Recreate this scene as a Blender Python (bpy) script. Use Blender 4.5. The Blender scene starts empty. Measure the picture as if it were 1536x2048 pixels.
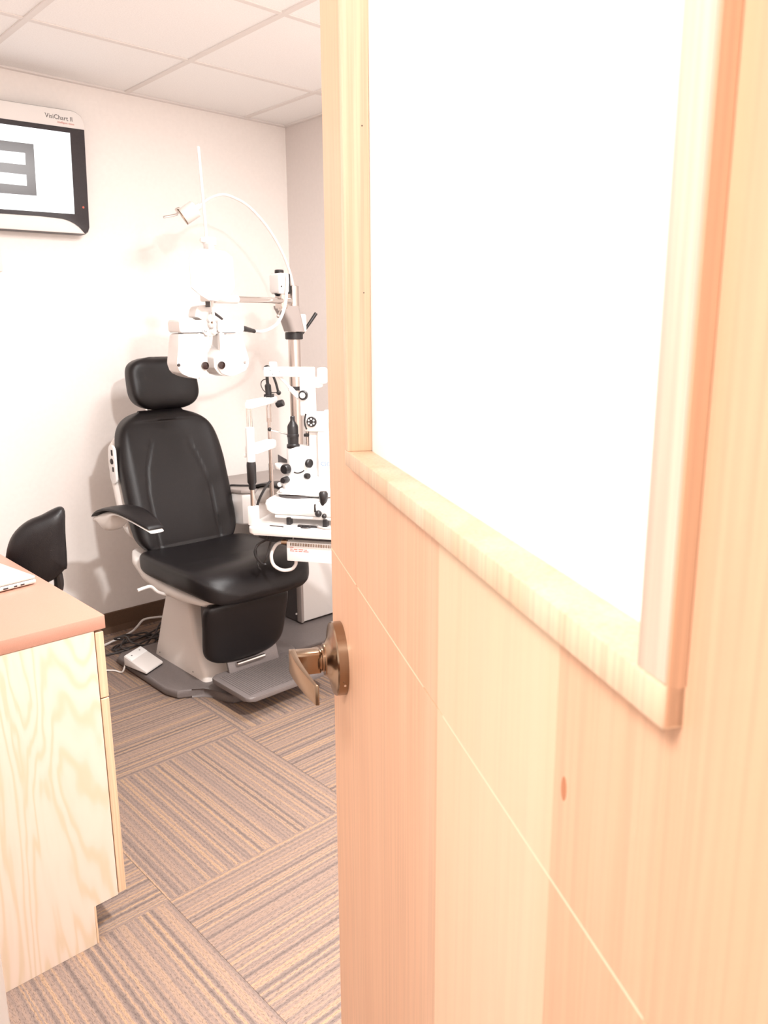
import bpy, bmesh, math, random
from mathutils import Vector, Matrix
random.seed(7)
C = bpy.context.scene.collection
SC = bpy.context.scene
PI = math.pi

# ------------------------------------------------------------------ camera
CAM_H = 1.385
yaw, pit, rol, FPX = 0.7512, -0.2226, -0.0058, 1568.4
fw = Vector((math.sin(yaw)*math.cos(pit), math.cos(yaw)*math.cos(pit), math.sin(pit)))
rt0 = Vector((math.cos(yaw), -math.sin(yaw), 0)); up0 = rt0.cross(fw)
rt = math.cos(rol)*rt0 + math.sin(rol)*up0
upv = -math.sin(rol)*rt0 + math.cos(rol)*up0
cd = bpy.data.cameras.new('camera'); cam = bpy.data.objects.new('camera', cd); C.objects.link(cam)
M3 = Matrix((rt, upv, -fw)).transposed()
cam.matrix_world = Matrix.Translation((0, 0, CAM_H)) @ M3.to_4x4()
cd.sensor_fit = 'VERTICAL'; cd.sensor_height = 36.0; cd.sensor_width = 27.0
cd.lens = FPX*36.0/2048
cd.clip_start = 0.02; cd.clip_end = 50
cd.dof.use_dof = True; cd.dof.focus_distance = 1.7; cd.dof.aperture_fstop = 14.0
SC.camera = cam

# ------------------------------------------------------------------ world, lights, exposure
w = bpy.data.worlds.new('world'); SC.world = w; w.use_nodes = True
w.node_tree.nodes['Background'].inputs[0].default_value = (1.0, 0.95, 0.9, 1)
w.node_tree.nodes['Background'].inputs[1].default_value = 0.3
SC.view_settings.view_transform = 'Standard'; SC.view_settings.look = 'None'
SC.view_settings.gamma = 1.0; SC.view_settings.use_curve_mapping = False
SC.view_settings.exposure = 0.80

def area(name, loc, energy, size, color=(1, .99, .975), shape='DISK', size_y=None, rot=(0, 0, 0)):
    l = bpy.data.lights.new(name, 'AREA'); l.energy = energy; l.color = color
    l.shape = shape; l.size = size
    if size_y: l.size_y = size_y
    o = bpy.data.objects.new(name, l); o.location = loc; o.rotation_euler = rot; C.objects.link(o)
    return o
area('exam_room_downlight', (1.02, 0.35, 2.395), 58, 0.16)
area('hall_ceiling_light', (-0.70, 0.22, 2.395), 24, 0.6, shape='SQUARE')
area('exam_room_fill_light', (1.75, 1.6, 2.395), 24, 0.56, shape='SQUARE')  # unseen lamp added as ambient fill over chair and floor

# ------------------------------------------------------------------ helpers
def finish(name, bm, mat, parent=None, smooth=True, ang=35):
    bmesh.ops.recalc_face_normals(bm, faces=bm.faces)
    me = bpy.data.meshes.new(name); bm.to_mesh(me); bm.free()
    if isinstance(mat, (list, tuple)):
        for m in mat: me.materials.append(m)
    else: me.materials.append(mat)
    if smooth:
        me.polygons.foreach_set('use_smooth', [True]*len(me.polygons))
        try: me.set_sharp_from_angle(angle=math.radians(ang))
        except Exception: pass
    o = bpy.data.objects.new(name, me); C.objects.link(o)
    if parent is not None:
        o.parent = parent
        if parent.type == 'EMPTY': o.location = -Vector(parent.location)
    return o
def thing(name, loc, label=None, cat=None, group=None, kind=None):
    o = bpy.data.objects.new(name, None); o.empty_display_size = 0.05; o.location = loc; C.objects.link(o)
    tag(o, label, cat, group, kind); return o
def tag(o, label=None, cat=None, group=None, kind=None):
    if label: o['label'] = label
    if cat: o['category'] = cat
    if group: o['group'] = group
    if kind: o['kind'] = kind
    return o
def B(): return bmesh.new()
def bev(bm, verts, b, seg=2):
    vs = set(verts); es = [e for e in bm.edges if e.verts[0] in vs and e.verts[1] in vs]
    bmesh.ops.bevel(bm, geom=es, offset=b, segments=seg, affect='EDGES', profile=0.5, clamp_overlap=True)
def hexa(bm, P, b=0, seg=2):
    v = [bm.verts.new(p) for p in P]
    for f in ((0, 1, 3, 2), (4, 6, 7, 5), (0, 4, 5, 1), (2, 3, 7, 6), (0, 2, 6, 4), (1, 5, 7, 3)):
        bm.faces.new([v[i] for i in f])
    if b: bev(bm, v, b, seg)
    return bm
def box(bm, x0, x1, y0, y1, z0, z1, b=0, seg=2):
    return hexa(bm, [(x, y, z) for x in (x0, x1) for y in (y0, y1) for z in (z0, z1)], b, seg)
def fbox(bm, fr, a0, a1, c0, c1, z0, z1, b=0, seg=2):
    return hexa(bm, [fr(a, c, z) for a in (a0, a1) for c in (c0, c1) for z in (z0, z1)], b, seg)
def basis(d):
    d = Vector(d).normalized(); h = Vector((0, 0, 1)) if abs(d.z) < .9 else Vector((1, 0, 0))
    u = d.cross(h).normalized(); return u, d.cross(u).normalized(), d
def skin_rings(bm, rings, cap=True, closed=False):
    R = [[bm.verts.new(p) for p in r] for r in rings]; n = len(R[0]); m = len(R)
    for i in range(m if closed else m-1):
        a, b_ = R[i], R[(i+1) % m]
        for j in range(n): bm.faces.new((a[j], a[(j+1) % n], b_[(j+1) % n], b_[j]))
    if cap and not closed:
        bm.faces.new(list(reversed(R[0]))); bm.faces.new(R[-1])
    return bm
def catmull(pts, k=6, closed=False):
    P = [Vector(p) for p in pts]; out = []; n = len(P)
    rng = range(n) if closed else range(n-1)
    for i in rng:
        if closed: p0, p1, p2, p3 = P[i-1], P[i], P[(i+1) % n], P[(i+2) % n]
        else: p0, p1, p2, p3 = P[max(i-1, 0)], P[i], P[i+1], P[min(i+2, n-1)]
        for j in range(k):
            t = j/k
            out.append(.5*((2*p1)+(p2-p0)*t+(2*p0-5*p1+4*p2-p3)*t*t+(3*p1-p0-3*p2+p3)*t**3))
    if not closed: out.append(P[-1])
    return out
def tube(bm, pts, r, n=10, k=6, closed=False):
    P = catmull(pts, k, closed) if k > 1 else [Vector(p) for p in pts]
    m = len(P); rings = []
    T0 = (P[1]-P[0]).normalized(); u, v, _ = basis(T0)
    for i in range(m):
        if closed: T = (P[(i+1) % m]-P[i-1]).normalized()
        else: T = (P[min(i+1, m-1)]-P[max(i-1, 0)]).normalized()
        u = (u - T*u.dot(T)).normalized(); v = T.cross(u)
        rr = r if not callable(r) else r(i/(m-1))
        rings.append([P[i]+(u*math.cos(2*PI*j/n)+v*math.sin(2*PI*j/n))*rr for j in range(n)])
    return skin_rings(bm, rings, True, closed)
def lathe(bm, o, d, prof, n=24):
    u, v, d = basis(d); o = Vector(o)
    return skin_rings(bm, [[o+d*h+(u*math.cos(2*PI*j/n)+v*math.sin(2*PI*j/n))*max(r, 1e-4) for j in range(n)] for r, h in prof])
def cyl(bm, p, q, r, n=16, b=0.0):
    p = Vector(p); q = Vector(q); L = (q-p).length
    prof = [(r, 0), (r, L)] if not b else [(r-b, 0), (r, b), (r, L-b), (r-b, L)]
    return lathe(bm, p, q-p, prof, n)
def ball(bm, c, r, n=16):
    prof = [(r*math.sin(PI*i/10), -r*math.cos(PI*i/10)) for i in range(11)]
    return lathe(bm, c, (0, 0, 1), prof, n)
def prism(bm, poly, fr, w0, w1, b=0, seg=2):
    n = len(poly)
    a = [bm.verts.new(fr(p[0], p[1], w0)) for p in poly]; c = [bm.verts.new(fr(p[0], p[1], w1)) for p in poly]
    bm.faces.new(a); bm.faces.new(list(reversed(c)))
    for i in range(n): bm.faces.new((a[i], c[i], c[(i+1) % n], a[(i+1) % n]))
    if b:
        sa, sc = set(a), set(c)
        es = [e for e in bm.edges if (e.verts[0] in sa and e.verts[1] in sa) or (e.verts[0] in sc and e.verts[1] in sc)]
        bmesh.ops.bevel(bm, geom=es, offset=b, segments=seg, affect='EDGES', profile=.5, clamp_overlap=True)
    return bm
def rrect(x0, x1, y0, y1, r, n=5):
    out = []
    for cx, cy, a0 in ((x1-r, y1-r, 0), (x0+r, y1-r, 90), (x0+r, y0+r, 180), (x1-r, y0+r, 270)):
        for i in range(n+1):
            a = math.radians(a0+90*i/n); out.append((cx+r*math.cos(a), cy+r*math.sin(a)))
    return out
def round_poly(poly, k=4):
    return [(p.x, p.y) for p in catmull([(a, b, 0) for a, b in poly], k, True)]
XZ = lambda u, v, w: Vector((u, w, v))
XY = lambda u, v, w: Vector((u, v, w))
YZ = lambda u, v, w: Vector((w, u, v))
def sgnp(x, e): return math.copysign(abs(x)**e, x)

# ------------------------------------------------------------------ materials
def mk(name, col, rough=.5, metal=0, spec=.5, coat=0):
    m = bpy.data.materials.new(name); m.use_nodes = True
    p = m.node_tree.nodes['Principled BSDF']
    p.inputs['Base Color'].default_value = (*col, 1); p.inputs['Roughness'].default_value = rough
    p.inputs['Metallic'].default_value = metal; p.inputs['Specular IOR Level'].default_value = spec
    p.inputs['Coat Weight'].default_value = coat
    return m
def nd(m, t, **kw):
    n = m.node_tree.nodes.new(t)
    for k, v in kw.items(): setattr(n, k, v)
    return n
def lk(m, a, b): m.node_tree.links.new(a, b)
def ramp(m, fac, stops):
    r = nd(m, 'ShaderNodeValToRGB'); e = r.color_ramp.elements
    while len(e) < len(stops): e.new(.5)
    for i, (p, c) in enumerate(stops): e[i].position = p; e[i].color = (*c, 1)
    lk(m, fac, r.inputs[0]); return r
def coords(m, scale, obj=True):
    t = nd(m, 'ShaderNodeTexCoord'); mp = nd(m, 'ShaderNodeMapping'); mp.inputs['Scale'].default_value = scale
    lk(m, t.outputs['Object'], mp.inputs['Vector']); return mp
def bump(m, h, strength, dist=.002):
    b = nd(m, 'ShaderNodeBump'); b.inputs['Strength'].default_value = strength; b.inputs['Distance'].default_value = dist
    lk(m, h, b.inputs['Height']); lk(m, b.outputs[0], m.node_tree.nodes['Principled BSDF'].inputs['Normal'])
def grainy(name, col, rough=.5, scale=300, amt=.12, bmp=.15, spec=.5, var=None):
    m = mk(name, col, rough, 0, spec); mp = coords(m, (scale,)*3)
    n = nd(m, 'ShaderNodeTexNoise'); n.inputs['Scale'].default_value = 1; n.inputs['Detail'].default_value = 3
    lk(m, mp.outputs[0], n.inputs['Vector'])
    r = ramp(m, n.outputs[0], [(.3, tuple(c*(1-amt) for c in col)), (.7, tuple(min(1, c*(1+amt)) for c in col))])
    lk(m, r.outputs[0], m.node_tree.nodes['Principled BSDF'].inputs['Base Color'])
    if bmp: bump(m, n.outputs[0], bmp)
    return m
def wood(name, c0, c1, c2, sx=16, sz=.8, rough=.45, streak=.35, coat=0.0):
    m = mk(name, c1, rough, coat=coat)
    mp = coords(m, (sx, sx, sz)); n = nd(m, 'ShaderNodeTexNoise')
    n.inputs['Scale'].default_value = 1; n.inputs['Detail'].default_value = 5; n.inputs['Distortion'].default_value = .6
    lk(m, mp.outputs[0], n.inputs['Vector'])
    r = ramp(m, n.outputs[0], [(.25, c0), (.5, c1), (.75, c2)])
    mp2 = coords(m, (sx*14, sx*14, sz*5)); n2 = nd(m, 'ShaderNodeTexNoise'); n2.inputs['Scale'].default_value = 1; n2.inputs['Detail'].default_value = 2
    lk(m, mp2.outputs[0], n2.inputs['Vector'])
    r2 = ramp(m, n2.outputs[0], [(.35, (1-streak*.5,)*3), (.6, (1, 1, 1))])
    mx = nd(m, 'ShaderNodeMix', data_type='RGBA', blend_type='MULTIPLY'); mx.inputs[0].default_value = 1
    lk(m, r.outputs[0], mx.inputs[6]); lk(m, r2.outputs[0], mx.inputs[7])
    lk(m, mx.outputs[2], m.node_tree.nodes['Principled BSDF'].inputs['Base Color'])
    bump(m, n2.outputs[0], .06, .0005)
    return m
def plywood(name):
    m = mk(name, (.8, .6, .4), .5)
    mp = coords(m, (3.2, 3.2, .62)); n = nd(m, 'ShaderNodeTexNoise')
    n.inputs['Scale'].default_value = 1.5; n.inputs['Detail'].default_value = 4; n.inputs['Roughness'].default_value = .45; n.inputs['Distortion'].default_value = .4
    lk(m, mp.outputs[0], n.inputs['Vector'])
    a = nd(m, 'ShaderNodeMath', operation='MULTIPLY'); a.inputs[1].default_value = 120; lk(m, n.outputs[0], a.inputs[0])
    s = nd(m, 'ShaderNodeMath', operation='SINE'); lk(m, a.outputs[0], s.inputs[0])
    h = nd(m, 'ShaderNodeMath', operation='MULTIPLY_ADD'); h.inputs[1].default_value = .5; h.inputs[2].default_value = .5; lk(m, s.outputs[0], h.inputs[0])
    r = ramp(m, h.outputs[0], [(0, (.61, .475, .345)), (.40, (.66, .53, .435)), (1, (.68, .55, .46))])
    lk(m, r.outputs[0], m.node_tree.nodes['Principled BSDF'].inputs['Base Color'])
    return m
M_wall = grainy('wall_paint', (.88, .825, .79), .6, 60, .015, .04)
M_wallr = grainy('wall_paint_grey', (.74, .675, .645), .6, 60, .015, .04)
M_hall = grainy('hall_paint', (.90, .88, .86), .6, 60, .015, .03)
M_ceil = grainy('ceiling_tile', (.93, .91, .895), .8, 220, .05, .12)
M_bar = mk('grid_metal', (.78, .73, .70), .5)
M_base = grainy('rubber_base', (.115, .062, .034), .55, 300, .15, .05)
M_carp_back = mk('carpet_backing', (.12, .1, .09), .9)
def carpet():
    m = mk('carpet', (.4, .3, .25), .95, spec=.1)
    t = nd(m, 'ShaderNodeTexCoord'); oi = nd(m, 'ShaderNodeObjectInfo'); sp = nd(m, 'ShaderNodeSeparateXYZ')
    mpw = nd(m, 'ShaderNodeMapping'); mpw.inputs['Scale'].default_value = (60, 60, 60); lk(m, t.outputs['Object'], mpw.inputs[0])
    wob = nd(m, 'ShaderNodeTexNoise'); wob.inputs['Scale'].default_value = 1; wob.inputs['Detail'].default_value = 1; lk(m, mpw.outputs[0], wob.inputs['Vector'])
    lk(m, t.outputs['Object'], sp.inputs[0])
    w0 = nd(m, 'ShaderNodeMath', operation='MULTIPLY_ADD'); w0.inputs[1].default_value = .006
    lk(m, wob.outputs[0], w0.inputs[0]); lk(m, sp.outputs['Y'], w0.inputs[2])
    rnd = nd(m, 'ShaderNodeMath', operation='MULTIPLY'); rnd.inputs[1].default_value = 57; lk(m, oi.outputs['Random'], rnd.inputs[0])
    def noise1(freq, det):
        a = nd(m, 'ShaderNodeMath', operation='MULTIPLY_ADD'); a.inputs[1].default_value = freq
        lk(m, w0.outputs[0], a.inputs[0]); lk(m, rnd.outputs[0], a.inputs[2])
        n = nd(m, 'ShaderNodeTexNoise', noise_dimensions='1D'); n.inputs['Scale'].default_value = 1; n.inputs['Detail'].default_value = det
        lk(m, a.outputs[0], n.inputs['W']); return n
    n1 = noise1(95, 0); n2 = noise1(33, 1)
    ad = nd(m, 'ShaderNodeMath', operation='MULTIPLY_ADD'); ad.inputs[1].default_value = .6; lk(m, n1.outputs[0], ad.inputs[0])
    m4 = nd(m, 'ShaderNodeMath', operation='MULTIPLY'); m4.inputs[1].default_value = .4; lk(m, n2.outputs[0], m4.inputs[0]); lk(m, m4.outputs[0], ad.inputs[2])
    mps = nd(m, 'ShaderNodeMapping'); mps.inputs['Scale'].default_value = (110, 420, 1); lk(m, t.outputs['Object'], mps.inputs[0])
    sk = nd(m, 'ShaderNodeTexNoise'); sk.inputs['Scale'].default_value = 1; sk.inputs['Detail'].default_value = 3; sk.inputs['Roughness'].default_value=.7; lk(m, mps.outputs[0], sk.inputs['Vector'])
    r = ramp(m, ad.outputs[0], [(.24, (.175, .132, .116)), (.40, (.222, .166, .145)), (.50, (.274, .197, .163)), (.58, (.33, .226, .168)), (.68, (.40, .26, .163)), (.80, (.257, .19, .163))])
    r2 = ramp(m, sk.outputs[0], [(.30, (.45, .45, .46)), (.50, (1, 1, 1)), (.75, (1.0, 1.0, 1.0))])
    mx = nd(m, 'ShaderNodeMix', data_type='RGBA', blend_type='MULTIPLY'); mx.inputs[0].default_value = 1
    lk(m, r.outputs[0], mx.inputs[6]); lk(m, r2.outputs[0], mx.inputs[7])
    lk(m, mx.outputs[2], m.node_tree.nodes['Principled BSDF'].inputs['Base Color'])
    hh = nd(m, 'ShaderNodeMath', operation='ADD'); lk(m, sk.outputs[0], hh.inputs[0]); lk(m, n1.outputs[0], hh.inputs[1])
    bump(m, hh.outputs[0], .5, .004)
    return m
M_carpet = carpet()
M_maple = wood('maple_veneer', (.72, .40, .245), (.75, .43, .27), (.77, .465, .305), streak=.22)
M_maple2 = wood('maple_veneer_pale', (.76, .51, .33), (.78, .54, .36), (.80, .565, .39), sx=10, streak=.10)
M_maple3 = wood('maple_moulding', (.76, .57, .43), (.80, .63, .50), (.82, .67, .55), sx=20)
M_sill = wood('maple_sill', (.72, .46, .29), (.78, .54, .37), (.80, .59, .43), sx=22)
M_edge = wood('maple_edge', (.72, .42, .24), (.77, .47, .29), (.79, .51, .33), sx=30)
M_stile_shade = wood('maple_shaded_side', (.60, .34, .205), (.64, .37, .23), (.67, .40, .255), sx=30)  # same maple, darkened to hold the shade on the stile's outer side
M_inlay = mk('pale_joint', (.85, .68, .48), .5)
M_glass = mk('white_glass', (.93, .92, .90), .06, 0, .5)
M_ply = plywood('birch_plywood')
M_plyedge = wood('birch_edge', (.64, .42, .26), (.68, .46, .30), (.70, .49, .33), sx=20)
M_counter = grainy('counter_laminate', (.42, .215, .155), .3, 500, .05, .0)
M_kick = grainy('toe_kick', (.09, .045, .025), .6)
M_leather = grainy('black_leather', (.0085, .0068, .0075), .36, 520, .3, .22, .32)
M_beige = mk('beige_plastic', (.88, .81, .76), .4)
M_beigel = mk('light_beige_plastic', (.84, .79, .75), .35)
M_white = mk('white_enamel', (.80, .76, .735), .3)
M_whiteb = mk('bright_white_plastic', (.92, .91, .90), .35)
M_greyp = grainy('grey_base_plastic', (.165, .14, .135), .45, 350, .12, .12)
M_greyd = mk('dark_grey_plastic', (.075, .065, .065), .45)
M_greym = mk('grey_panel', (.36, .31, .29), .4)
M_black = mk('black_plastic', (.014, .012, .013), .35)
M_steel = mk('brushed_steel', (.62, .55, .51), .25, 1)
M_chrome = mk('chrome', (.78, .74, .71), .12, 1)
M_bronze = mk('antique_bronze', (.31, .215, .145), .25, 1)
M_silver = mk('laptop_silver', (.72, .68, .65), .35, .6)
M_cord = mk('grey_cord', (.05, .042, .04), .5)
M_lens = mk('dark_lens', (.03, .012, .010), .1, 0, .6)
M_bezel = grainy('dark_bezel', (.030, .024, .027), .5, 500, .2, 0)
M_red = mk('red_print', (.55, .12, .08), .6)
M_ink = mk('dark_print', (.03, .022, .022), .6)
M_blue = mk('blue_print', (.12, .30, .55), .6)
M_knot = mk('knot', (.52, .20, .10), .6)
def emis(name, col, s):
    m = mk(name, (0.02, .02, .02), .25); p = m.node_tree.nodes['Principled BSDF']
    p.inputs['Emission Color'].default_value = (*col, 1); p.inputs['Emission Strength'].default_value = s; return m
M_scr = emis('lit_screen', (.96, .98, 1), 1.1)
M_scrE = emis('dark_screen_letter', (.20, .165, .17), .25)

# ------------------------------------------------------------------ setting
ZC = 2.412; YB = 3.48; XR = 2.58; XL = .22
def struct(name, bm, mat, parent=None, **k):
    o = finish(name, bm, mat, parent, **k)
    if parent is None: o['kind'] = 'structure'
    return o
floor = struct('floor', box(B(), -1.4, XR+.1, -.75, YB+.1, -.06, -.008), M_carp_back, smooth=False)
TP = .609; TX0, TY0 = 1.376, 2.231
tile_me = None
for i in range(-5, 3):
    for j in range(-5, 3):
        x0, x1 = TX0+i*TP, TX0+(i+1)*TP; y0, y1 = TY0+j*TP, TY0+(j+1)*TP
        cx0, cx1, cy0, cy1 = max(x0, -1.4), min(x1, XR), max(y0, -.75), min(y1, YB)
        if cx1-cx0 < .02 or cy1-cy0 < .02: continue
        full = cx1-cx0 > TP-.001 and cy1-cy0 > TP-.001
        cx, cy = (x0+x1)/2, (y0+y1)/2; g = .0002
        rot = PI/2 if (i+j) % 2 == 0 else 0
        if full and tile_me: me = tile_me
        else:
            bm = B(); Rm = Matrix.Rotation(-rot, 3, 'Z')
            hexa(bm, [Rm @ Vector((x-cx, y-cy, z)) for x in (cx0+g, cx1-g) for y in (cy0+g, cy1-g) for z in (-.008, 0)])
            bev(bm, list(bm.verts), .0008, 1)
            bmesh.ops.recalc_face_normals(bm, faces=bm.faces)
            me = bpy.data.meshes.new('carpet_tile'); bm.to_mesh(me); bm.free(); me.materials.append(M_carpet)
            if full: tile_me = me
        o = bpy.data.objects.new('carpet_tile', me); o.location = (cx, cy, 0); o.rotation_euler = (0, 0, rot)
        o.parent = floor; C.objects.link(o)
ceil = struct('ceiling', box(B(), -1.4, XR+.1, -.75, YB+.1, ZC+.02, ZC+.08), M_ceil, smooth=False)
CX0, CY0, CP = 1.727, 2.929, .608
ctile = None
for i in range(-6, 3):
    for j in range(-7, 2):
        x0, x1 = CX0+i*CP, CX0+(i+1)*CP; y0, y1 = CY0+j*CP, CY0+(j+1)*CP
        x0, x1, y0, y1 = max(x0, -1.4), min(x1, XR), max(y0, -.75), min(y1, YB)
        if x1-x0 < .03 or y1-y0 < .03: continue
        full = x1-x0 > CP-.001 and y1-y0 > CP-.001
        cx, cy = (x0+x1)/2, (y0+y1)/2
        if full and ctile: me = ctile
        else:
            bm = box(B(), x0-cx+.008, x1-cx-.008, y0-cy+.008, y1-cy-.008, 0, .016, .002, 1)
            bmesh.ops.recalc_face_normals(bm, faces=bm.faces)
            me = bpy.data.meshes.new('ceiling_tile'); bm.to_mesh(me); bm.free(); me.materials.append(M_ceil)
            if full: ctile = me
        o = bpy.data.objects.new('ceiling_tile', me); o.location = (cx, cy, ZC+.004); o.parent = ceil; C.objects.link(o)
for i in range(-5, 2):
    x = CX0+i*CP; finish('grid_bar', box(B(), x-.012, x+.012, -.75, YB, ZC-.001, ZC+.012, .0015, 1), M_bar, ceil, smooth=False)
for j in range(-6, 1):
    y = CY0+j*CP; finish('grid_bar', box(B(), -1.4, XR, y-.012, y+.012, ZC, ZC+.011, .0015, 1), M_bar, ceil, smooth=False)
struct('wall_back', box(B(), XL-.12, XR+.1, YB, YB+.1, -.06, ZC+.08), M_wall, smooth=False)
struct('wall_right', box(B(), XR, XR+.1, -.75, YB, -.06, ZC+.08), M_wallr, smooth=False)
struct('wall_left', box(B(), XL-.12, XL, .975, YB, -.008, ZC), M_wall, smooth=False)
struct('wall_left_near', box(B(), XL-.12, XL, -.75, .02, -.008, ZC), M_wall, smooth=False)
struct('wall_left_header', box(B(), XL-.12, XL, .02, .975, 2.09, ZC), M_wall, smooth=False)
struct('wall_front', box(B(), -1.4, XR+.1, -.85, -.75, -.06, ZC+.08), M_hall, smooth=False)
struct('wall_hall', box(B(), -1.5, -1.4, -.85, YB+.1, -.06, ZC+.08), M_hall, smooth=False)
struct('wall_hall_end', box(B(), -1.4, XL-.12, 2.4, 2.5, -.06, ZC+.08), M_hall, smooth=False)
struct('trim_1', box(B(), XL-.135, XL+.0005, .952, .975, 0, 2.09, .002), M_whiteb)
struct('trim_2', box(B(), XL, XR, YB-.02, YB, ZC-.004, ZC+.004, .001), M_bar, smooth=False)
struct('trim_3', box(B(), XR-.02, XR, -.7, YB-.021, ZC-.004, ZC+.004, .001), M_bar, smooth=False)
def baseboard(name, fr, L):
    prof = [(0, 0), (.012, 0), (.009, .012), (.005, .03), (.005, .098), (.003, .102), (0, .102)]
    bm = B(); a = [bm.verts.new(fr(0, u, v)) for u, v in prof]; c = [bm.verts.new(fr(L, u, v)) for u, v in prof]
    bm.faces.new(a); bm.faces.new(list(reversed(c)))
    for i in range(len(prof)): bm.faces.new((a[i], c[i], c[(i+1) % len(prof)], a[(i+1) % len(prof)]))
    return struct(name, bm, M_base, smooth=False)
baseboard('baseboard_back', lambda l, u, v: Vector((XL+l, YB-u, v)), XR-XL)
baseboard('baseboard_right', lambda l, u, v: Vector((XR-u, -.7+l, v)), YB+.7-.012)
baseboard('baseboard_left', lambda l, u, v: Vector((XL+u, 2.1+l, v)), YB-2.1-.012)

# ------------------------------------------------------------------ door (opened into the room)
DA = .5169
Dv = Vector((math.sin(DA), math.cos(DA), 0)); Nv = Vector((-math.cos(DA), math.sin(DA), 0))
PF = .176                                  # distance of the door plane from the eye, towards the hinge side
def dw(t, q, z):                           # along the door from hinge, out of its face, up
    return Dv*t + Nv*(q-PF) + Vector((0, 0, z))
HT, LT = .146, 1.060                        # hinge edge, latch edge
door = thing('door_1', dw(HT, -.022, .0), 'light maple door standing open with a white glass panel and a bronze lever', kind='structure')
TH = .044
gl0, gl1, gz0, gz1 = .252, .887, 1.246, 1.95
# core made of stiles and rails round the glazed opening
finish('door_core', fbox(B(), dw, HT, gl0, -TH, -.001, .008, 2.04, .001, 1), M_edge, door)
finish('door_core', fbox(B(), dw, gl1, LT-.001, -TH, -.001, .008, 2.04, .001, 1), M_edge, door)
finish('door_core', fbox(B(), dw, gl0, gl1, -TH, -.001, .008, gz0-.006, .001, 1), M_edge, door)
finish('door_core', fbox(B(), dw, gl0, gl1, -TH, -.001, gz1, 2.04, .001, 1), M_edge, door)
def veneer(a0, a1, z0, z1, m):
    g = .00008
    return finish('veneer_panel', fbox(B(), dw, a0+g, a1-g, -.001, 0, z0, z1, .00008, 1), m, door)
seams = [LT, .556, .348, HT]
mats = [M_maple, M_maple2, M_maple, M_maple]
ZG = 1.091
for k in range(3):
    a1, a0 = seams[k], seams[k+1]; m = mats[k]
    veneer(a0, a1, .008, ZG-.0008, m)
    if k == 0:
        veneer(a0, .887, ZG+.0008, gz0-.006, m); veneer(.887, a1, ZG+.0008, 2.04, m)
    elif k == 1: veneer(a0, a1, ZG+.0008, gz0-.006, m)
    elif k == 2:
        veneer(.252, a1, ZG+.0008, gz0-.006, m)
        veneer(a0, .252, ZG+.0008, 2.04, m)
veneer(.252, .887, gz1, 2.04, M_maple)
for a0, a1 in ((.253, .5428), (.597, .8755), (.888, LT)):
    finish('joint_line', fbox(B(), dw, a0, a1, -.001, -.0001, ZG-.0008, ZG+.0008), M_inlay, door, smooth=False)
bm = B()
for i in range(12):
    a = 2*PI*i/12
bm = prism(B(), [(.336+.0028*math.cos(2*PI*i/14), 1.153+.007*math.sin(2*PI*i/14)) for i in range(14)], lambda u, v, wv: dw(u, wv, v), -.0006, .0002)
finish('wood_knot', bm, M_knot, door)
# glazing frame: proud of the face by 9 mm, glass set back 20 mm
fw_, pr, gd = .018, .009, -.020
ML0, ML1 = .2425, .8955
mz0, mz1 = 1.236, 1.965
finish('glazing_sill', fbox(B(), dw, ML0, ML1, gd, pr, mz0, mz0+fw_, .0012), M_sill, door)
finish('glazing_stile', fbox(B(), dw, ML1-fw_, ML1, gd, pr-.0003, mz0+fw_, mz1, .0012), M_sill, door)
finish('glazing_stile', fbox(B(), dw, ML0+.0016, ML0+.0215, gd, pr-.0003, mz0+fw_, mz1, .0012), M_maple3, door)
finish('stile_shade_strip', fbox(B(), dw, ML0, ML0+.0015, .0002, pr-.0008, mz0+.001, mz1, .0003, 1), M_stile_shade, door)  # added strip: shade on the stile's outer side put into its colour
finish('glazing_rail', fbox(B(), dw, ML0+.0215, ML1-fw_, gd, pr, mz1-fw_, mz1, .0012), M_maple3, door)
finish('glass_pane', fbox(B(), dw, ML0+.004, ML1-.006, gd-.006, gd, mz0+.006, mz1-.006), M_glass, door, smooth=False)
# nail dots on the inner face of the far glazing stile
for z in (1.60, 1.43):
    bm = B(); c = dw(ML1-fw_-.0001, -.012, z); lathe(bm, c, -Dv, [(.0008, 0), (.0006, .0004)], 8); finish('nail_hole', bm, M_ink, door)
for z in (.28, 1.10, 1.86):
    bm = B(); cyl(bm, dw(HT-.004, -TH*.5-.02, z-.05), dw(HT-.004, -TH*.5-.02, z+.05), .006, 12)
    fbox(bm, dw, HT-.004, HT-.001, -TH+.004, -.006, z-.05, z+.05); finish('hinge', bm, M_bronze, door)
# lever set
hx, hz = .987, .955
hd = finish('door_handle', lathe(B(), dw(hx, 0, hz), Nv, [(.050, 0), (.050, .0125), (.0485, .0145), (.040, .0165), (.032, .018), (.024, .0225), (.022, .0245), (.022, .026)], 48), M_bronze, door)
bm = lathe(B(), dw(hx, .024, hz), Nv, [(.0165, 0), (.0165, .005), (.0145, .006), (.0145, .009), (.0155, .011)], 32)
finish('handle_collar', bm, M_bronze, hd)
bm = fbox(B(), dw, hx-.013, hx+.011, .030, .066, hz-.0155, hz+.0155, .004, 3)
finish('handle_neck', bm, M_bronze, hd)
path = []
for i in range(15):
    s = i/14; path.append((hx+.008-.116*s, .068-.017*s**1.7, s))
bm = B(); rings = []
for t, q, s in path:
    hh = .0165-.0035*s; th = .0045-.0018*s
    dq = -.017*1.7*s**.7; nrm = Vector((dq, .116)).normalized()
    ring = []
    for du, dz in ((-1, -1), (-1, 1), (1, 1), (1, -1)):
        ring.append(dw(t+nrm.x*du*th*-1, q+nrm.y*du*th, hz+dz*hh))
    rings.append(ring)
skin_rings(bm, rings); bev(bm, list(bm.verts), .0012, 2)
finish('lever', bm, M_bronze, hd, ang=25)
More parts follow.
